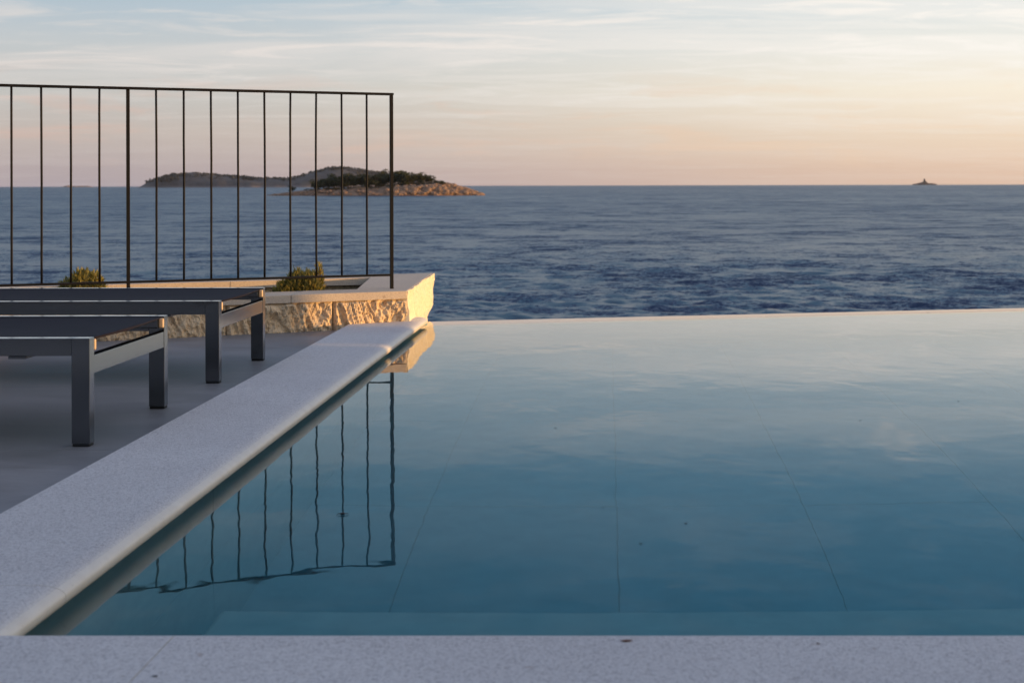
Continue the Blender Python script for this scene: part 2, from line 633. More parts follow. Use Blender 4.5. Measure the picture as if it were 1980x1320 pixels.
def island_mesh(name, D, prof, depth, m, rough, nx=160, ny=26, seed=0, kind='structure'):
    """ridge heights above the sea (metres) over columns; a dome in depth"""
    x0, x1 = prof[0][0], prof[-1][0]
    vs = []; fs = []
    for j in range(ny + 1):
        v = j / ny * 2 - 1
        for i in range(nx + 1):
            u = i / nx
            cx = x0 + (x1 - x0) * u
            h = profile(prof, cx)
            wid = depth * (.25 + .75 * math.sin(math.pi * u) ** .6)
            sec = max(0, 1 - abs(v) ** 2.2)
            X = px(cx, 0, D) + 0.0
            Y = D + wid * (v + 0) + (depth * .05) * noise.noise(Vector((cx * .03, v * 3, seed)))
            n = noise.fractal(Vector((X * .06 * 60 / rough, Y * .06 * 60 / rough, seed)), 1, 2, 4)
            Z = SEA - .6 + (h + .6) * sec ** .62 * (1 + .10 * n) + rough * .012 * n
            vs.append((X * (1 + (Y - D) / D), Y, Z))
    for j in range(ny):
        for i in range(nx):
            a = j * (nx + 1) + i
            fs.append((a, a + 1, a + nx + 2, a + nx + 1))
    me = bpy.data.meshes.new(name)
    me.from_pydata(vs, [], fs)
    o = link(name, me, m, None, True)
    tag(o, kind=kind)
    return vs


DI = 825.0
kI = DI / 2750
islet_prof = [(a, h * .30) for a, h in [(516, 0), (545, 4), (575, 9), (610, 12), (660, 14), (710, 16), (760, 20), (800, 23), (838, 25), (862, 23), (885, 17), (905, 11), (925, 4), (938, 0)]]
island_mesh('islet', DI, islet_prof, 26, M['islet'], 60, seed=3)
DF = 4200.0
kF = DF / 2750
far_prof = [(262, 0), (272, 2), (283, 8), (300, 16), (330, 23), (362, 26), (395, 25), (430, 22), (480, 18), (530, 16), (556, 16),
            (580, 20), (610, 29), (635, 35), (660, 37), (690, 34), (720, 30), (760, 24), (800, 16), (840, 8), (880, 0)]
far_prof = [(a, h * kF) for a, h in far_prof]
island_mesh('island', DF, far_prof, 260, M['island'], 300, nx=240, seed=9)

# scrub along the far island: one mass nobody could count
def leaf_cloud(vs, fs, c, rad, n, size, flat=1.0, seedv=None):
    for _ in range(n):
        while True:
            d = Vector((random.uniform(-1, 1), random.uniform(-1, 1), random.uniform(-1, 1)))
            if .35 < d.length < 1: break
        p = Vector(c) + Vector((d.x * rad[0], d.y * rad[1], d.z * rad[2]))
        a = Vector((random.gauss(0, 1), random.gauss(0, 1), random.gauss(0, flat))).normalized()
        b2 = a.cross(Vector((random.gauss(0, 1), random.gauss(0, 1), random.gauss(0, 1)))).normalized()
        s = size * random.uniform(.6, 1.3)
        k = len(vs)
        vs += [tuple(p - a * s), tuple(p + b2 * s * .8), tuple(p + a * s), tuple(p - b2 * s * .8)]
        fs.append((k, k + 1, k + 2, k + 3))


vs = []; fs = []
for i in range(420):
    cx = random.uniform(285, 820)
    h = profile(far_prof, cx)
    v = random.uniform(-.75, .1)
    Y = DF + 200 * v
    Z = SEA + h * max(0, 1 - abs(v) ** 2.2) ** .62
    r = random.uniform(3.5, 8)
    leaf_cloud(vs, fs, (px(cx, 0, DF) * Y / DF, Y, Z + r * .3), (r * 1.5, r * 1.5, r * .65), 22, r * .42)
me = bpy.data.meshes.new('island_scrub'); me.from_pydata(vs, [], fs)
tag(link('island_scrub', me, M['hazed_scrub']), 'dark scrub and low trees covering the long hazy island', 'scrub', kind='stuff')

# pines on the near islet
def make_tree(h, seed, spread):
    random.seed(seed)
    root = empty('pine_tree')
    bm = bmesh.new()
    lean = random.uniform(-.1, .1)
    tp = Vector((lean * h, 0, h * .62))
    tube(bm, [(0, 0, -.8), (lean * h * .4, 0, h * .3), tuple(tp)], [h * .035, h * .026, h * .012], 6)
    for k in range(5):
        a = k * 1.256 + random.random()
        tube(bm, [(lean * h * .5, 0, h * (.3 + .05 * k)), (lean * h * .5 + math.cos(a) * spread * .55, math.sin(a) * spread * .55, h * (.5 + .06 * k))], [h * .014, h * .006], 5)
    frombm('trunk', bm, M['stem'], root)
    vs = []; fs = []
    for k in range(11):
        a = random.uniform(0, 6.28); rr = spread * random.uniform(0, .75) ** .7
        z = h * random.uniform(.26, .86) - rr * .10
        r = spread * random.uniform(.30, .48)
        leaf_cloud(vs, fs, (lean * h + math.cos(a) * rr, math.sin(a) * rr, z), (r, r, r * .62), 70, spread * .075)
    me = bpy.data.meshes.new('crown'); me.from_pydata(vs, [], fs)
    link('crown', me, M['pine'], root)
    return root


protos = [make_tree(4.6, 21, 2.9), make_tree(4.0, 22, 3.2), make_tree(3.6, 23, 2.4)]
random.seed(5)
# tree-top profile (metres above the sea) read over the columns of the photograph
top_prof = [(556, 5.6), (570, 6.2), (585, 5.6), (605, 8.4), (620, 10.6), (640, 11.6), (670, 12.4), (700, 13.0), (725, 12.2), (745, 13.4),
            (765, 14.6), (790, 14.2), (812, 12.6), (830, 11.8), (852, 9.2), (858, 7.6)]
spots = [(566, -.2), (612, -.35)] + [(616 + i * 8.1 + random.uniform(-3, 3), random.uniform(-.55, .2)) for i in range(30)]
used = set()
tree_labels = {
    0: 'small round pine alone at the left tip of the near islet, by bare rock',
    1: 'dark pine at the left edge of the grove on the near islet',
}
for i, (cx, v) in enumerate(spots):
    Y = DI + 22 * v
    g = profile(islet_prof, cx) * max(0, 1 - abs(v) ** 2.2) ** .62
    want = profile(top_prof, cx) * random.uniform(.92, 1.12)
    k = i % 3
    if k not in used:
        o = protos[k]; used.add(k)
    else:
        o = copy_tree(protos[k])
    h0 = (4.6, 4.0, 3.6)[k] * .98
    hh = max(3.0, want - g)
    if i == 0: hh = 4.0
    s = hh / h0
    o.location = (px(cx, 0, DI) * Y / DI, Y, SEA + g - .2)
    o.rotation_euler = (0, 0, random.uniform(0, 6.28))
    o.scale = (min(s, 1.9) * 1.12, min(s, 1.9) * 1.12, s)
    if i in tree_labels:
        tag(o, tree_labels[i], 'tree', 'pine trees on the near islet')
    elif i == len(spots) - 1:
        tag(o, 'last pine at the right end of the grove, where bare rock begins', 'tree', 'pine trees on the near islet')
    else:
        tag(o, 'dark green pine crowded in the grove on top of the near islet', 'tree', 'pine trees on the near islet')

# undergrowth below the pines
vs = []; fs = []
for i in range(230):
    cx = random.uniform(556, 872)
    v = random.uniform(-.72, -.1)
    h = profile(islet_prof, cx)
    g = h * max(0, 1 - abs(v) ** 2.2) ** .62
    if g < 3.0 + max(0, cx - 700) * .012: continue
    Y = DI + 22 * v
    r = random.uniform(.5, 1.2)
    leaf_cloud(vs, fs, (px(cx, 0, DI) * Y / DI, Y, SEA + g + r * .3), (r * 1.3, r, r * .7), 26, .26)
me = bpy.data.meshes.new('islet_undergrowth'); me.from_pydata(vs, [], fs)
tag(link('islet_undergrowth', me, leaf_mat('dry_scrub', (.05, .045, .02, 1), (.15, .10, .05, 1))), 'low brownish scrub under the pines of the near islet', 'scrub', kind='stuff')


def boulder(bm, c, r, seed, flat=.6):
    for v in bmesh.ops.create_icosphere(bm, subdivisions=2, radius=1)['verts']:
        d = v.co.copy()
        n = noise.fractal(d * 1.3 + Vector((seed, seed * .7, 0)), 1, 2, 3)
        v.co = Vector(c) + Vector((d.x * r[0], d.y * r[1], d.z * r[2])) * (1 + .45 * n)


bm = bmesh.new()
for i in range(330):
    cx = random.uniform(525, 932) if i % 3 else random.uniform(760, 930)
    h = profile(islet_prof, cx)
    v = -random.uniform(.55, 1.0) if cx < 860 else -random.uniform(0, 1)
    u = (cx - 516) / (938 - 516)
    wid = 26 * (.25 + .75 * math.sin(math.pi * u) ** .6)
    g = h * max(0, 1 - abs(v) ** 2.2) ** .62
    Y = DI + wid * v
    r = random.uniform(.45, 1.6) * (1 if cx > 740 else .6)
    boulder(bm, (px(cx, 0, DI) * Y / DI, Y, SEA + g - .1), (r * random.uniform(1, 1.8), r, r * .75), i * 1.7)
tag(frombm('shore_rocks', bm, M['rock']), 'rough orange-lit rocks along the shore of the near islet', 'rocks', kind='stuff')

# lighthouse rock on the horizon
DL = 7600.0
bm = bmesh.new()
x0 = px(1787, 0, DL)
tube(bm, [(x0, DL, SEA - 4), (x0 - 1, DL, SEA + 6), (x0 + 2, DL, SEA + 12), (x0, DL, SEA + 19)], [52, 34, 18, 9], 14)
boulder(bm, (x0 + 34, DL, SEA), (34, 20, 9), 8)
boulder(bm, (x0 - 34, DL, SEA), (26, 16, 9), 12)
tag(frombm('reef_rock', bm, M['reef'], None, False), kind='structure')
root = empty('lighthouse', (x0, DL + 16, SEA + 15))
tag(root, 'tiny lighthouse on its rock at the horizon, far right', 'lighthouse')
bm = bmesh.new(); tube(bm, [(0, -22, -4), (0, -22, 12)], [6.5, 5.0], 12); frombm('tower', bm, M['reef'], root)
bm = bmesh.new(); tube(bm, [(0, -22, 12), (0, -22, 16), (0, -22, 20)], [4.0, 4.0, .4], 10); frombm('lantern', bm, M['iron'], root)
bm = bmesh.new(); addbox(bm, -13, -6, -26, -16, -6, 3); frombm('keeper_house', bm, M['pale_render'], root)
bm = bmesh.new()
for k, cx in enumerate((132, 146, 158, 168)):
    boulder(bm, (px(cx, 0, 7000), 7000, SEA), (28, 18, 5 + 2 * (k == 0)), 30 + k)
tag(frombm('low_islet', bm, M['rock'], None, True), kind='structure')

# ------------------------------------------------------------------ pool, terrace
WX0, WX1 = -.950, 5.0          # pool inner left wall, right wall
WY0 = 2.235                    # pool inner front wall
FLOOR = -1.25
def weirY(x): return 7.745 + (x + .94) * .2206
# terrace body under everything (its faces are hidden below the deck and pool)
prism('terrace', [(-9, -7), (9, -7), (9, 9.8), (5, weirY(5.0) + .42), (-.99, weirY(-.99) + .42), (-.99, 8.30), (-9, 4.9)], -6.5, FLOOR - .12, M['terrace'])
tag(bpy.data.objects['terrace'], kind='structure')

basin = prism('pool_basin', [(WX0 - .05, WY0 - .05), (WX1 + .05, WY0 - .05), (WX1 + .05, weirY(WX1) + .05), (WX0 - .05, weirY(WX0) + .05)], FLOOR - .11, FLOOR - .012, M['grout'])
tag(basin, kind='structure')
# floor tiles, 60 x 120 cm with open joints
tw, tl, gp = .60, 1.20, .0022
me_tile = None
bm = bmesh.new(); addbox(bm, gp / 2, tw - gp / 2, gp / 2, tl - gp / 2, 0, .012, bev=.0015, seg=1)
bmesh.ops.recalc_face_normals(bm, faces=bm.faces)
me_tile = bpy.data.meshes.new('floor_tile'); bm.to_mesh(me_tile); bm.free(); me_tile.materials.append(M['tile'])
for i in range(-2, 9):
    for j in range(-2, 4):
        x = .03 + i * tw; y = 4.57 + j * tl
        if x > WX1 - .2 or x + tw < WX0: continue
        o = bpy.data.objects.new('floor_tile', me_tile); COL.objects.link(o)
        o.parent = basin
        o.location = (x, y, FLOOR + random.uniform(-.0012, .0012) - .012)
# pool walls: masonry body plus tiles
def wall_tiles(parent, a, b, z0, z1, nrm, off=.010, w=1.20):
    a = Vector(a); b = Vector(b); L = (b - a).length; d = (b - a).normalized(); n = Vector(nrm).normalized()
    k = int(L / w)
    for q in range(k + 1):
        for r in range(2):
            s0 = q * w + .0009; s1 = min((q + 1) * w - .0009, L)
            if s1 - s0 < .02: continue
            h0 = z0 + (z1 - z0) * r / 2 + .0025; h1 = z0 + (z1 - z0) * (r + 1) / 2 - .0025
            p0 = a + d * s0; p1 = a + d * s1
            bm = bmesh.new()
            c = [p0, p1, p1 + n * off, p0 + n * off]
            lo = [bm.verts.new((v.x, v.y, h0)) for v in c]; hi = [bm.verts.new((v.x, v.y, h1)) for v in c]
            bm.faces.new(lo); bm.faces.new(hi)
            for i2 in range(4): bm.faces.new((lo[i2], lo[(i2 + 1) % 4], hi[(i2 + 1) % 4], hi[i2]))
            frombm('wall_tile', bm, M['tile'], parent)


wl = box('pool_wall_left', (WX0 - .30, WX0 - .011, WY0 - .3, 7.56, FLOOR - .1, .005), M['grout']); tag(wl, kind='structure')
wall_tiles(wl, (WX0 - .0105, WY0), (WX0 - .0105, 7.55), FLOOR + .004, .004, (1, 0))
wf = box('pool_wall_front', (WX0 - .30, WX1 + .3, WY0 - .30, WY0 - .011, FLOOR - .1, .005), M['grout']); tag(wf, kind='structure')
wall_tiles(wf, (WX0 + .01, WY0 - .0105), (3.2, WY0 - .0105), FLOOR + .004, .004, (0, 1))
wr = box('pool_wall_right', (WX1, WX1 + .3, WY0 - .29, weirY(WX1) + .3, FLOOR - .1, .005), M['tile']); tag(wr, kind='structure')
# infinity edge: a pale lip just under the water
weir = empty('infinity_edge')
tag(weir, kind='structure')
prism('weir_lip', [(WX0 - .05, weirY(WX0) - .32), (1.5, weirY(1.5) - .26), (WX1, weirY(WX1) - .20), (WX1, weirY(WX1) + .0), (WX0 - .05, weirY(WX0 - .05) + .0)], -.10, -.022, M['weir'], weir)
prism('weir_wall', [(WX0 - .05, weirY(WX0) - .22), (1.5, weirY(1.5) - .14), (WX1, weirY(WX1) - .04), (WX1, weirY(WX1) + .16), (WX0 - .05, weirY(WX0 - .05) + .16)], FLOOR - .1, -.101, M['tile'], weir)
# steps inside the near end
st = empty('pool_steps')
tag(st, kind='structure')
box('step', (-.80, 3.0, WY0 + .001, 2.95, FLOOR + .001, -.50), M['tile'], st, .008)
box('step', (-.62, 1.45, WY0 + .002, 2.60, -.499, -.29), M['tile'], st, .008)

# water body: one closed volume; walls of the basin wrap it
bm = bmesh.new()
pts = [(WX0 - .02, WY0 - .02), (WX1 + .02, WY0 - .02), (WX1 + .02, weirY(WX1) + .004), (WX0 - .02, weirY(WX0) + .004)]
xa, xb = WX0 - .02, WX1 + .02
sec = [(0.0, -.0130), (-.34, -.0012), (-.44, 0.0)]
rows = [[(xa, WY0 - .02, 0.0), (xb, WY0 - .02, 0.0)]] + [[(xa, weirY(xa) + .004 + dy, z), (xb, weirY(xb) + .004 + dy * .8, z)] for dy, z in sec[::-1]]
rv = [[bm.verts.new(p) for p in row] for row in rows]
for a, b_ in zip(rv, rv[1:]): bm.faces.new((a[0], a[1], b_[1], b_[0]))
z0 = FLOOR - .03
l0, l1, l2, l3 = [bm.verts.new(p) for p in ((xa, WY0 - .02, z0), (xb, WY0 - .02, z0), (xb, weirY(xb) + .004, z0), (xa, weirY(xa) + .004, z0))]
bm.faces.new((l3, l2, l1, l0))
bm.faces.new((l0, l1, rv[0][1], rv[0][0]))
bm.faces.new((l2, l3, rv[-1][0], rv[-1][1]))
bm.faces.new([l1, l2] + [q[1] for q in rv[::-1]])
bm.faces.new([l3, l0] + [q[0] for q in rv])
tag(frombm('pool_water', bm, M['water']), kind='structure')

# ------------------------------------------------------------------ pool coping (left and front runs)
CT, CB = .050, .011            # top and underside of the coping stone
CXO, CXC, CR = -1.262, -.945, .0195
YF = 2.154
def coping_left_piece(y0, y1):
    """profile extruded along Y with a half-round nose on the pool side"""
    prof = [(CXO, CB), (CXO, CT - .002), (CXO + .002, CT), (CXC - .040, CT)]
    zc = (CT + CB) / 2
    for k in range(0, 21):
        a = math.pi / 2 - math.pi * k / 20
        w = .052 if a > 0 else .016
        prof.append((CXC + CR * 1.15 - w * (1 - math.cos(a)), zc + math.sin(a) * CR))
    ny = 2
    bm = bmesh.new()
    rings = [[bm.verts.new((x, y0 + (y1 - y0) * j / (ny - 1), z)) for x, z in prof] for j in range(ny)]
    n = len(prof)
    for a, b in zip(rings, rings[1:]):
        for k in range(n):
            bm.faces.new((a[k], a[(k + 1) % n], b[(k + 1) % n], b[k]))
    bm.faces.new(rings[0]); bm.faces.new(rings[-1][::-1])
    return bm


cop = empty('pool_coping')
tag(cop, 'pale bush-hammered stone coping with smooth rounded nose around the pool', 'coping')
cuts = [2.125, 2.425, 5.985, 7.34]
for a, b in zip(cuts, cuts[1:]):
    bm = coping_left_piece(a + .0008, b - .0008)
    o = frombm('coping_stone', bm, M['coping'], cop)
# front run: same section turned, nose towards +Y
xs = [CXO - 2.4, -.655, 1.9, 4.4, 6.2]
for a, b in zip(xs, xs[1:]):
    prof = [(1.30, CB), (1.30, CT), (YF - .020, CT)]
    zc = (CT + CB) / 2
    for k in range(0, 21):
        t_ = math.pi / 2 - math.pi * k / 20
        w = .030 if t_ > 0 else .016
        prof.append((YF + CR * 1.15 - w * (1 - math.cos(t_)), zc + math.sin(t_) * CR))
    bm = bmesh.new()
    x0_, x1_ = a + .0008, b - .0008
    ra = [bm.verts.new((x0_, y, z)) for y, z in prof]; rb = [bm.verts.new((x1_, y, z)) for y, z in prof]
    n = len(prof)
    for k in range(n): bm.faces.new((ra[k], ra[(k + 1) % n], rb[(k + 1) % n], rb[k]))
    bm.faces.new(ra); bm.faces.new(rb[::-1])
    for v in bm.verts:
        if v.co.y > 1.5: v.co.y -= .0072 * (v.co.x + .93)
    o = frombm('coping_stone', bm, M['coping'], cop)

# ------------------------------------------------------------------ deck
DZ = .021
deck = prism('deck', [(-9, 1.28), (CXO - .0015, 1.28), (CXO - .0015, 7.2), (-1.6, 7.1), (-9, 3.6)], -.40, DZ - .014, M['deck_base'])
tag(deck, kind='structure')
gtw, gtl = 1.2, 1.2
for i in range(6):
    for j in range(6):
        x1 = CXO - .003 - i * gtw; x0_ = x1 - gtw + .002
        y0 = 1.42 + j * gtl + (.0 if i % 2 else .0); y1 = y0 + gtl - .002
        if y0 > 6.9 or (x1 < -3 and y0 > 6.2): continue
        # trim at the planter front line
        bm = bmesh.new()
        pts = [(x0_, y0), (x1, y0), (x1, y1), (x0_, y1)]
        yw = lambda x: 7.06 + .46 * (x + .986)
        pts = [(x, min(y, yw(x) + .06)) for x, y in pts]
        if pts[2][1] - pts[1][1] < .02 or pts[3][1] - pts[0][1] < .02:
            if pts[2][1] - pts[1][1] < .02: continue
            pts[3] = (x0_, y0 + .003)
        lo = [bm.verts.new((x, y, DZ - .012)) for x, y in pts]; hi = [bm.verts.new((x, y, DZ + 0)) for x, y in pts]
        bm.faces.new(lo[::-1]); bm.faces.new(hi)
        for q in range(4): bm.faces.new((lo[q], lo[(q + 1) % 4], hi[(q + 1) % 4], hi[q]))
        frombm('deck_tile', bm, M['deck'], deck)
# the rest of the terrace behind and beside the pool
box('terrace_floor', (-9, 9, -7, 1.27, -.4, DZ), M['darkdeck']); tag(bpy.data.objects['terrace_floor'], kind='structure')
box('side_terrace', (WX1 + .301, 9, 1.28, 9.7, -.4, DZ), M['deck']); tag(bpy.data.objects['side_terrace'], kind='structure')

# ------------------------------------------------------------------ planter of split stone
PT, PS = .202, .039            # top of the slabs, slab thickness
FS = .46
def yfront(x): return 7.10 + FS * (x + .986)
def yfar(x): return 8.55 + .43 * (x + 1.032)
def yin0(x): return 7.225 + .41 * (x + 1.265)
def yin1(x): return 8.12 + .41 * (x + 1.34)
pl = empty('planter', (-1.0, 7.1, DZ))
tag(pl, 'long raised planter of rough split limestone with pale slabs at the pool corner', 'planter')
INV = Vector((1.0, -7.1, -DZ))


def par(o, p=pl):
    o.parent = p
    o.location = -p.location
    return o


JX = -1.52
par(prism('coping_slab', [(-.9985, yfront(-.9985)), (-1.0445, yfar(-1.0445)), (-1.60, yfar(-1.60)), (-1.60, yin1(-1.60)), (-1.345, yin1(-1.345)), (-1.265, yin0(-1.265)), (JX + .0015, yin0(JX)), (JX + .0015, yfront(JX))], PT - PS, PT, M['slab'], None, .0015))
jx = [JX, -2.62, -3.72, -4.9]
for a, b in zip(jx, jx[1:]):
    par(prism('coping_slab', [(a - .0015, yfront(a)), (a - .0015, yin0(a)), (b + .0015, yin0(b)), (b + .0015, yfront(b))], PT - PS, PT - .001, M['slab'], None, .0015))
jx = [-1.603, -2.07, -3.1, -4.0, -4.9]
for a, b in zip(jx, jx[1:]):
    par(prism('coping_slab', [(a - .0015, yin1(a)), (a - .0015, yfar(a)), (b + .0015, yfar(b)), (b + .0015, yin1(b))], PT - PS, PT + .0008, M['slab'], None, .0015))


def rough_block(x0, x1, z0, z1, seed, flat_end=False):
    """a split-face block: fine relief of steep vertical flutes on the front"""
    ln = math.hypot(x1 - x0, FS * (x1 - x0))
    nu = max(8, int(ln / .0055)); nv = max(6, int((z1 - z0) / .0055))
    nrm = Vector((FS, -1, 0)).normalized()
    vs = []; fs = []
    for j in range(nv + 1):
        v = j / nv
        for i in range(nu + 1):
            u = i / nu
            x = x0 + (x1 - x0) * u
            z = z0 + (z1 - z0) * v
            s = x * 1.1
            zz = z + .25 * (noise.noise(Vector((s * 5, seed, 3))))
            p = Vector((s * 22 + zz * 8, zz * 9, seed))
            a = noise.ridged_multi_fractal(p, .9, 2.1, 5, 1.0, 2.0, noise_basis='PERLIN_ORIGINAL') * .5
            b = noise.fractal(Vector((s * 40, z * 26, seed + 5)), .8, 2, 4)
            c = noise.noise(Vector((s * 5.5, z * 4, seed + 9)))
            edge = min(u, 1 - u) * ln
            ev = min(v, 1 - v) * (z1 - z0)
            k = min(1, edge / .012, ev / .010)
            d = (-.022 + a * .044 + b * .009 + c * .024) * k - (1 - k) * .012
            q = Vector((x, yfront(x) + .014, z)) + nrm * d
            vs.append(tuple(q))
    for j in range(nv):
        for i in range(nu):
            a = j * (nu + 1) + i
            fs.append((a, a + 1, a + nu + 2, a + nu + 1))
    me = bpy.data.meshes.new('stone_block')
    me.from_pydata(vs, [], fs)
    bm = bmesh.new(); bm.from_mesh(me)
    # give the block its depth
    be = [e for e in bm.edges if e.is_boundary]
    ret = bmesh.ops.extrude_edge_only(bm, edges=be)
    nv_ = [g for g in ret['geom'] if isinstance(g, bmesh.types.BMVert)]
    for v in nv_: v.co += Vector((-nrm.x, -nrm.y, 0)) * .13
    bmesh.ops.contextual_create(bm, geom=[e for e in bm.edges if e.is_boundary])
    o = frombm('stone_block', bm, M['split'])
    for p in o.data.polygons:
        if len(p.vertices) == 4: p.use_smooth = False
    return par(o)


bx_ = [-.992, -1.335, -1.80, -2.33, -2.95, -3.6]
for k, (a, b) in enumerate(zip(bx_, bx_[1:])):
    rough_block(b + .002, a - .002, DZ - .015 if a < -1.2 else .0, PT - PS - .001, 3.3 + 7.1 * k)
# backing behind the split face and the outer (sea side) wall
par(prism('planter_core', [(-1.01, yfront(-1.01) + .05), (-1.01, yfront(-1.01) + .13), (-1.27, yin0(-1.27)), (-3.6, yin0(-3.6)), (-3.6, yfront(-3.6) + .05)], -.35, PT - PS - .003, M['mortar']))


def end_face():
    """the right-hand end of the planter: pale, gently uneven, undercut at the sea side"""
    prof = lambda z: 8.55 if z > PT - PS - .004 else 8.50 if z > .02 else (8.50 - (.02 - z) / .035 * .42 if z > -.015 else 8.06)
    vs = []; fs = []
    nu, nv = 190, 40
    z0, z1 = -.10, PT - .0012
    for j in range(nv + 1):
        z = z0 + (z1 - z0) * j / nv
        for i in range(nu + 1):
            u = i / nu
            y0 = yfront(-.99) + .004
            y = y0 + (prof(z) + .012 * noise.noise(Vector((z * 30, 1, 2))) - y0) * u
            x = -.986 - .046 * u * (y - y0) / 1.45 / max(u, .01)
            x = -.987 - .046 * (y - 7.1) / 1.45
            x += .014 * noise.fractal(Vector((y * 1.6, z * 5, 4)), 1, 2, 3) + .007 * noise.fractal(Vector((y * 11, z * 9, 7)), .9, 2, 5) + .006 * noise.noise(Vector((y * 5.5, z * 1.5, 11)))
            if y < 7.58 and z < .045: x = min(x, -.955)
            vs.append((x, y, z))
    for j in range(nv):
        for i in range(nu):
            a = j * (nu + 1) + i
            fs.append((a, a + 1, a + nu + 2, a + nu + 1))
    me = bpy.data.meshes.new('end_wall'); me.from_pydata(vs, [], fs)
    bm = bmesh.new(); bm.from_mesh(me)
    be = [e for e in bm.edges if e.is_boundary]
    ret = bmesh.ops.extrude_edge_only(bm, edges=be)
    for g in ret['geom']:
        if isinstance(g, bmesh.types.BMVert): g.co.x = -1.26 if g.co.z < PT - PS - .02 else g.co.x - .006
    bmesh.ops.contextual_create(bm, geom=[e for e in bm.edges if e.is_boundary])
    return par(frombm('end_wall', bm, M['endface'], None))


end_face()
par(prism('outer_wall', [(-1.262, yin1(-1.262) + .04), (-1.262, yfar(-1.262) - .05), (-4.9, yfar(-4.9) - .05), (-4.9, yin1(-4.9) + .04)], -.8, PT - PS - .0015, M['split']))
# soil in the trough
def soil():
    vs = []; fs = []
    nx_, ny_ = 120, 24
    for j in range(ny_ + 1):
        for i in range(nx_ + 1):
            x = -1.27 - 3.2 * i / nx_
            y = yin0(x) + (yin1(x) + .05 - yin0(x)) * j / ny_
            z = .128 + .012 * noise.fractal(Vector((x * 14, y * 14, 0)), 1, 2, 4)
            vs.append((x, y, z))
    for j in range(ny_):
        for i in range(nx_):
            a = j * (nx_ + 1) + i
            fs.append((a, a + 1, a + nx_ + 2, a + nx_ + 1))
    me = bpy.data.meshes.new('planter_soil'); me.from_pydata(vs, [], fs)
    o = link('planter_soil', me, M['soil'])
    tag(o, 'dark gravelly soil filling the stone planter', 'soil', kind='stuff')


soil()


def blades(c, r, h, n, wid, lean=.5, size=(.02, .045), yellow=0):
    """leafy stems: many thin upright leaves around short stems"""
    vs = []; fs = []
    for _ in range(n):
        a = random.uniform(0, 6.283); q = random.random() ** .5
        base = Vector((math.cos(a) * r * q, math.sin(a) * r * q, 0))
        top = h * (1 - .62 * q * q) * random.uniform(.35, 1.05)
        p = Vector(c) + Vector((base.x, base.y, max(0, top - .02)))
        d = Vector((base.x / r * lean + random.gauss(0, .35), base.y / r * lean + random.gauss(0, .35), 1.0)).normalized()
        L = random.uniform(*size)
        sidev = d.cross(Vector((random.gauss(0, 1), random.gauss(0, 1), .1))).normalized() * wid * random.uniform(.6, 1.3)
        k = len(vs)
        vs += [tuple(p - sidev * .4), tuple(p + d * L * .5 - sidev), tuple(p + d * L), tuple(p + d * L * .5 + sidev)]
        fs.append((k, k + 1, k + 2, k + 3))
    return vs, fs


def shrub(loc, label, seed, lobes, n):
    random.seed(seed)
    root = empty('shrub', loc)
    tag(root, label, 'shrub', 'low shrubs in the stone planter')
    V = []; F = []
    bm = bmesh.new()
    for (dx, dy, r, h) in lobes:
        vs, fs = blades((dx, dy, .0), r, h, int(n * r * r / .004), .0042)
        k = len(V); V += vs; F += [tuple(i + k for i in f) for f in fs]
        for s in range(9):
            a = random.uniform(0, 6.28)
            tube(bm, [(dx, dy, -.01), (dx + math.cos(a) * r * .3, dy + math.sin(a) * r * .3, h * .45), (dx + math.cos(a) * r * .65, dy + math.sin(a) * r * .65, h * .8)], [.003, .0022, .001], 5)
    me = bpy.data.meshes.new('foliage'); me.from_pydata(V, [], F)
    link('foliage', me, M['leaf'], root)
    frombm('stem', bm, M['stem'], root)
    return root


shrub((-2.59, 7.02, .125), 'low dark shrub by the left end of the railing, lit yellow on its right tips', 3,
      [(-.06, 0, .070, .150), (.0, .0, .085, .190), (.055, .01, .060, .185), (.09, .0, .035, .115)], 1800)
shrub((-1.585, 7.34, .125), 'ragged bushy shrub near the railing corner with bright golden upright tips', 8,
      [(-.065, -.02, .062, .125), (-.01, 0, .062, .175), (.05, .0, .055, .170), (.098, .02, .022, .225), (.085, -.03, .038, .12)], 1900)
random.seed(12)
V = []; F = []
for i in range(46):
    x = random.uniform(-1.48, -1.30) if i < 26 else random.uniform(-2.2, -1.7)
    y = yin0(x) + random.uniform(.03, .35)
    vs, fs = blades((x, y, .135), .018, .03, 14, .0016, .8, (.012, .03))
    k = len(V); V += vs; F += [tuple(q + k for q in f) for f in fs]
me = bpy.data.meshes.new('dry_ground_cover'); me.from_pydata(V, [], F)
tag(link('dry_ground_cover', me, M['tuft']), 'small dry pale tufts on the dark soil behind the front slab', 'ground cover', kind='stuff')

# ------------------------------------------------------------------ railing
RX, RY = -1.0956, 7.26
rd = Vector((-1, -.42, 0)).normalized()
ra = math.atan2(rd.y, rd.x)
RT, RB = 1.199, .272
rail = empty('railing', (RX, RY, PT))
rail.rotation_euler = (0, 0, ra)
tag(rail, 'black iron railing of thin upright bars along the planter', 'railing')
SP = .1278


def rbox(name, s0, s1, t, z0, z1, bev=.001):
    bm = bmesh.new(); addbox(bm, s0, s1, -t / 2, t / 2, z0 - PT, z1 - PT, bev=bev, seg=1)
    return frombm(name, bm, M['iron'], rail)


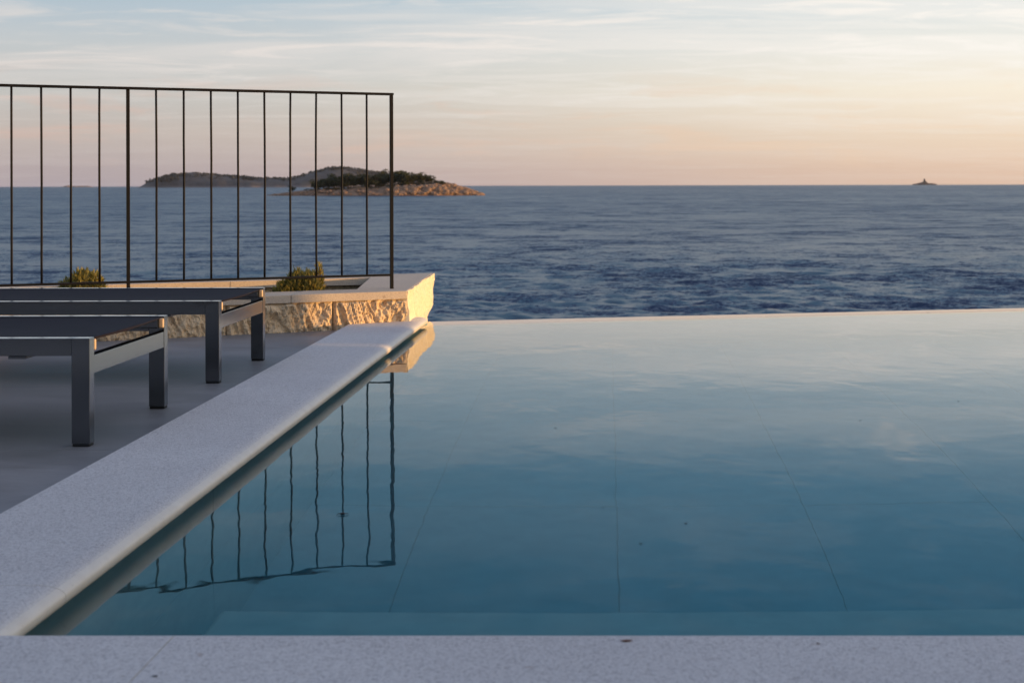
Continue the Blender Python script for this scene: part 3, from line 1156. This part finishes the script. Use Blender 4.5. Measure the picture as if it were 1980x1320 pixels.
rbox('top_rail', -.009, SP * 30 + .008, .034, RT - .012, RT)
bm = bmesh.new()
rbox('bottom_rail', .009, SP * 30, .026, RB - .0055, RB + .0055)
random.seed(4)
for i in range(0, 31):
    s = i * SP
    if i % 10 == 0:
        rbox('post', s - .008, s + .008, .016 if i else .018, PT + .0005, RT - .0125)
    else:
        bm = bmesh.new()
        bx = random.uniform(-.0022, .0022); by = random.uniform(-.003, .003); ph = random.uniform(.3, .7)
        pts = [(s + bx * math.sin(math.pi * t) + random.uniform(-.0004, .0004), by * math.sin(math.pi * t), RB + .004 + (RT - .014 - RB) * t - PT) for t in np.linspace(0, 1, 9)]
        tube(bm, pts, .0052, 8)
        o = frombm('baluster', bm, M['iron'], rail, True)

# ------------------------------------------------------------------ loungers
def lounger(xend, y0, label):
    """flat sling lounger; local x runs from the foot end (0) to -2.0"""
    root = empty('sun_lounger', (xend, y0, DZ))
    tag(root, label, 'sun lounger', 'grey sun loungers side by side on the deck')
    W, HT, RH, RW, LW = .69, .295, .048, .036, .050
    F = M['frame']
    for yy in (0, W - RW):
        bm = bmesh.new(); addbox(bm, -2.0, -LW + .0, yy, yy + RW, HT - RH, HT, bev=.0012)
        frombm('side_rail', bm, F, root)
        for xx in (-LW, -2.0 + .30):
            bm = bmesh.new()
            top = HT if xx == -LW else HT - RH - .0005
            addbox(bm, xx + (.0005 if xx == -LW else 0), xx + LW, yy, yy + RW, .008, top, bev=.0012)
            lg = frombm('leg', bm, F, root)
            bm = bmesh.new(); addbox(bm, xx + .002, xx + LW - .001, yy + .001, yy + RW - .001, .0003, .0078, bev=.002)
            frombm('foot_glide', bm, M['rubber'], lg)
    bm = bmesh.new(); addbox(bm, -.030, -.0012, RW + .0005, W - RW - .0005, HT - RH - .052, HT - RH - .002, bev=.0012)
    frombm('end_beam', bm, F, root)
    for xx in (-.20, -1.1, -1.72):
        bm = bmesh.new(); addbox(bm, xx - .025, xx + .025, RW * .2, W - RW * .2, HT - RH - .009, HT - RH - .001, bev=.002)
        frombm('cross_bar', bm, F, root)
    # sling profile rails with pale end caps
    for yy in (RW + .009, W - RW - .009):
        bm = bmesh.new(); addbox(bm, -1.99, -.016, yy - .006, yy + .006, HT - .038, HT - .006, bev=.004)
        pr = frombm('sling_profile', bm, F, root)
        bm = bmesh.new(); addbox(bm, -.0155, .0018, yy - .0045, yy + .0060, HT - .037, HT - .006, bev=.0045, seg=3)
        frombm('end_cap', bm, M['cap'], pr)
    # fabric, slightly sagging, wrapped over the profiles
    bm = bmesh.new()
    nx_, ny_ = 16, 14
    ya, yb = RW + .006, W - RW - .006
    grid = []
    for k, th in ((0, 0), (1, -.003)):
        g = []
        for i in range(nx_ + 1):
            x = -.012 - 1.975 * i / nx_
            row = []
            for j in range(ny_ + 1):
                t = j / ny_
                z = HT - .0035 - .010 * math.sin(math.pi * t) * min(1, .25 + i / 3) + th
                row.append(bm.verts.new((x, ya + (yb - ya) * t, z)))
            g.append(row)
        grid.append(g)
    for g in grid:
        for i in range(nx_):
            for j in range(ny_):
                bm.faces.new((g[i][j], g[i + 1][j], g[i + 1][j + 1], g[i][j + 1]))
    A, B = grid
    for i in range(nx_):
        for j in (0, ny_):
            bm.faces.new((A[i][j], A[i + 1][j], B[i + 1][j], B[i][j]))
    for j in range(ny_):
        for i in (0, nx_):
            bm.faces.new((A[i][j], A[i][j + 1], B[i][j + 1], B[i][j]))
    sg = frombm('sling', bm, M['sling'], root)
    # hem bar at the foot end
    bm = bmesh.new(); tube(bm, [(-.012, ya + .003, HT - .006), (-.012, (ya + yb) / 2, HT - .011), (-.012, yb - .003, HT - .006)], .0032, 8)
    frombm('hem', bm, M['sling'], sg, True)
    for xx in (-.07, -.25):
        bm = bmesh.new(); tube(bm, [(xx, W - RW - .002, HT - .03), (xx, W - RW - .010, HT - .03)], .006, 10)
        frombm('bolt', bm, M['cap'], root)
    return root


lounger(-1.405, 3.865, 'nearer dark grey sun lounger with taut dark fabric, closest to the camera')
lounger(-1.388, 5.095, 'farther dark grey sun lounger, in front of the rough stone planter')

# ------------------------------------------------------------------ small things
bm = bmesh.new()
bmesh.ops.create_icosphere(bm, subdivisions=2, radius=1)
for v in bm.verts: v.co = Vector((v.co.x * .0062, v.co.y * .0036, v.co.z * .0028 + .0022))
ins = empty('insect', (-.586, 3.153, 0.0006))
tag(ins, 'small dark insect resting on the pool water', 'insect')
frombm('body', bm, M['insect'], ins)
for sx, sy in ((-1, -1), (-1, 1), (1, -1), (1, 1)):
    bm = bmesh.new(); tube(bm, [(sx * .003, sy * .002, .002), (sx * .008, sy * .004, .0025), (sx * .013, sy * .006, .0004)], .0005, 5)
    frombm('leg', bm, M['insect'], ins)


def flake(loc, s, label, m, group=None, name='leaf_fragment', cat='leaf'):
    random.seed(int(abs(loc[0]) * 1000))
    bm = bmesh.new()
    n = 7
    ring = [Vector((math.cos(6.283 * k / n) * s * random.uniform(.6, 1.2), math.sin(6.283 * k / n) * s * .5 * random.uniform(.6, 1.2), random.uniform(0, s * .18))) for k in range(n)]
    a = [bm.verts.new(p) for p in ring]; b_ = [bm.verts.new(p + Vector((0, 0, .0008))) for p in ring]
    bm.faces.new(a[::-1]); bm.faces.new(b_)
    for k in range(n): bm.faces.new((a[k], a[(k + 1) % n], b_[(k + 1) % n], b_[k]))
    o = frombm(name, bm, m)
    o.location = loc
    return tag(o, label, cat, group)


def on_plane(x, y, z):
    D = 2750 * (CAMZ - z) / (y - 358.3)
    return ((x - 1172) / 2750 * D, D, z)


flake(on_plane(1210, 1240, CT + .0004), .009, 'reddish dry leaf scrap on the front pool edge, near its middle', M['deadleaf'])
flake(on_plane(298, 1306, CT + .0004), .004, 'dark crumb on the front pool edge at bottom left', M['insect'], name='crumb', cat='debris')
flake(on_plane(1580, 1246, CT + .0004), .003, 'small dark crumb on the front pool edge, right of the reddish leaf scrap', M['deadleaf'], name='crumb', cat='debris')
for k, (x, y) in enumerate(((1073, 828), (1164, 982), (1237, 1052), (1325, 1013), (1852, 778), (1662, 815))):
    flake(on_plane(x, y, .0008), .0032, 'tiny dark speck floating on the open pool water', M['insect'], 'specks floating on the pool', 'floating_speck', 'speck')

# the villa behind the terrace: it closes off the sky behind the camera
vl = empty('villa', (0, -5.6, DZ))
tag(vl, kind='structure')
for a, b in ((-9, -5.2), (-2.2, -.6), (2.4, 6.0)):
    bm = bmesh.new(); addbox(bm, a, b, -.35, 0, 0, 3.1); frombm('wall', bm, M['villa'], vl)
bm = bmesh.new(); addbox(bm, -9, 6, -.36, .9, 3.101, 3.4); frombm('roof_slab', bm, M['villa'], vl)
for a, b in ((-5.2, -2.2), (-.6, 2.4)):
    bm = bmesh.new(); addbox(bm, a + .002, b - .002, -.22, -.16, .002, 3.098); frombm('window', bm, M['darkglass'], vl)
bm = bmesh.new(); addbox(bm, -9, 6, -7, -.37, 3.0, 3.1); frombm('ceiling', bm, M['villa'], vl)

# low unseen wall, added on the sunset side to shade the deck
XW = 8.0
hw = .250 + 9.4 * math.tan(SUN_EL)
shade_wall = empty('added_shade_wall', (XW, 0, DZ))
tag(shade_wall, kind='structure')
for a, b in ((-6.9, 4.70), (4.83, 5.53)):  # slit between the sections throws a small sun spot on the coping
    bm = bmesh.new(); addbox(bm, 0, .3, a, b, 0, hw - DZ, bev=.01)
    frombm('shade_wall_section', bm, M['pale_render'], shade_wall)

# ------------------------------------------------------------------ haze
hm = bpy.data.materials.new('sea_haze'); hm.use_nodes = True
ht = hm.node_tree; ht.nodes.clear()
ho = ht.nodes.new('ShaderNodeOutputMaterial'); hv = ht.nodes.new('ShaderNodeVolumePrincipled')
hv.inputs['Color'].default_value = (.80, .84, .92, 1)
hv.inputs['Density'].default_value = .000022
hv.inputs['Anisotropy'].default_value = .3
ht.links.new(hv.outputs[0], ho.inputs['Volume'])
hz = box('haze', (-9600, 9600, -9600, 9600, SEA - 2.5, 95), hm)
tag(hz, kind='stuff')
hz['label'] = 'thin evening haze over the sea'
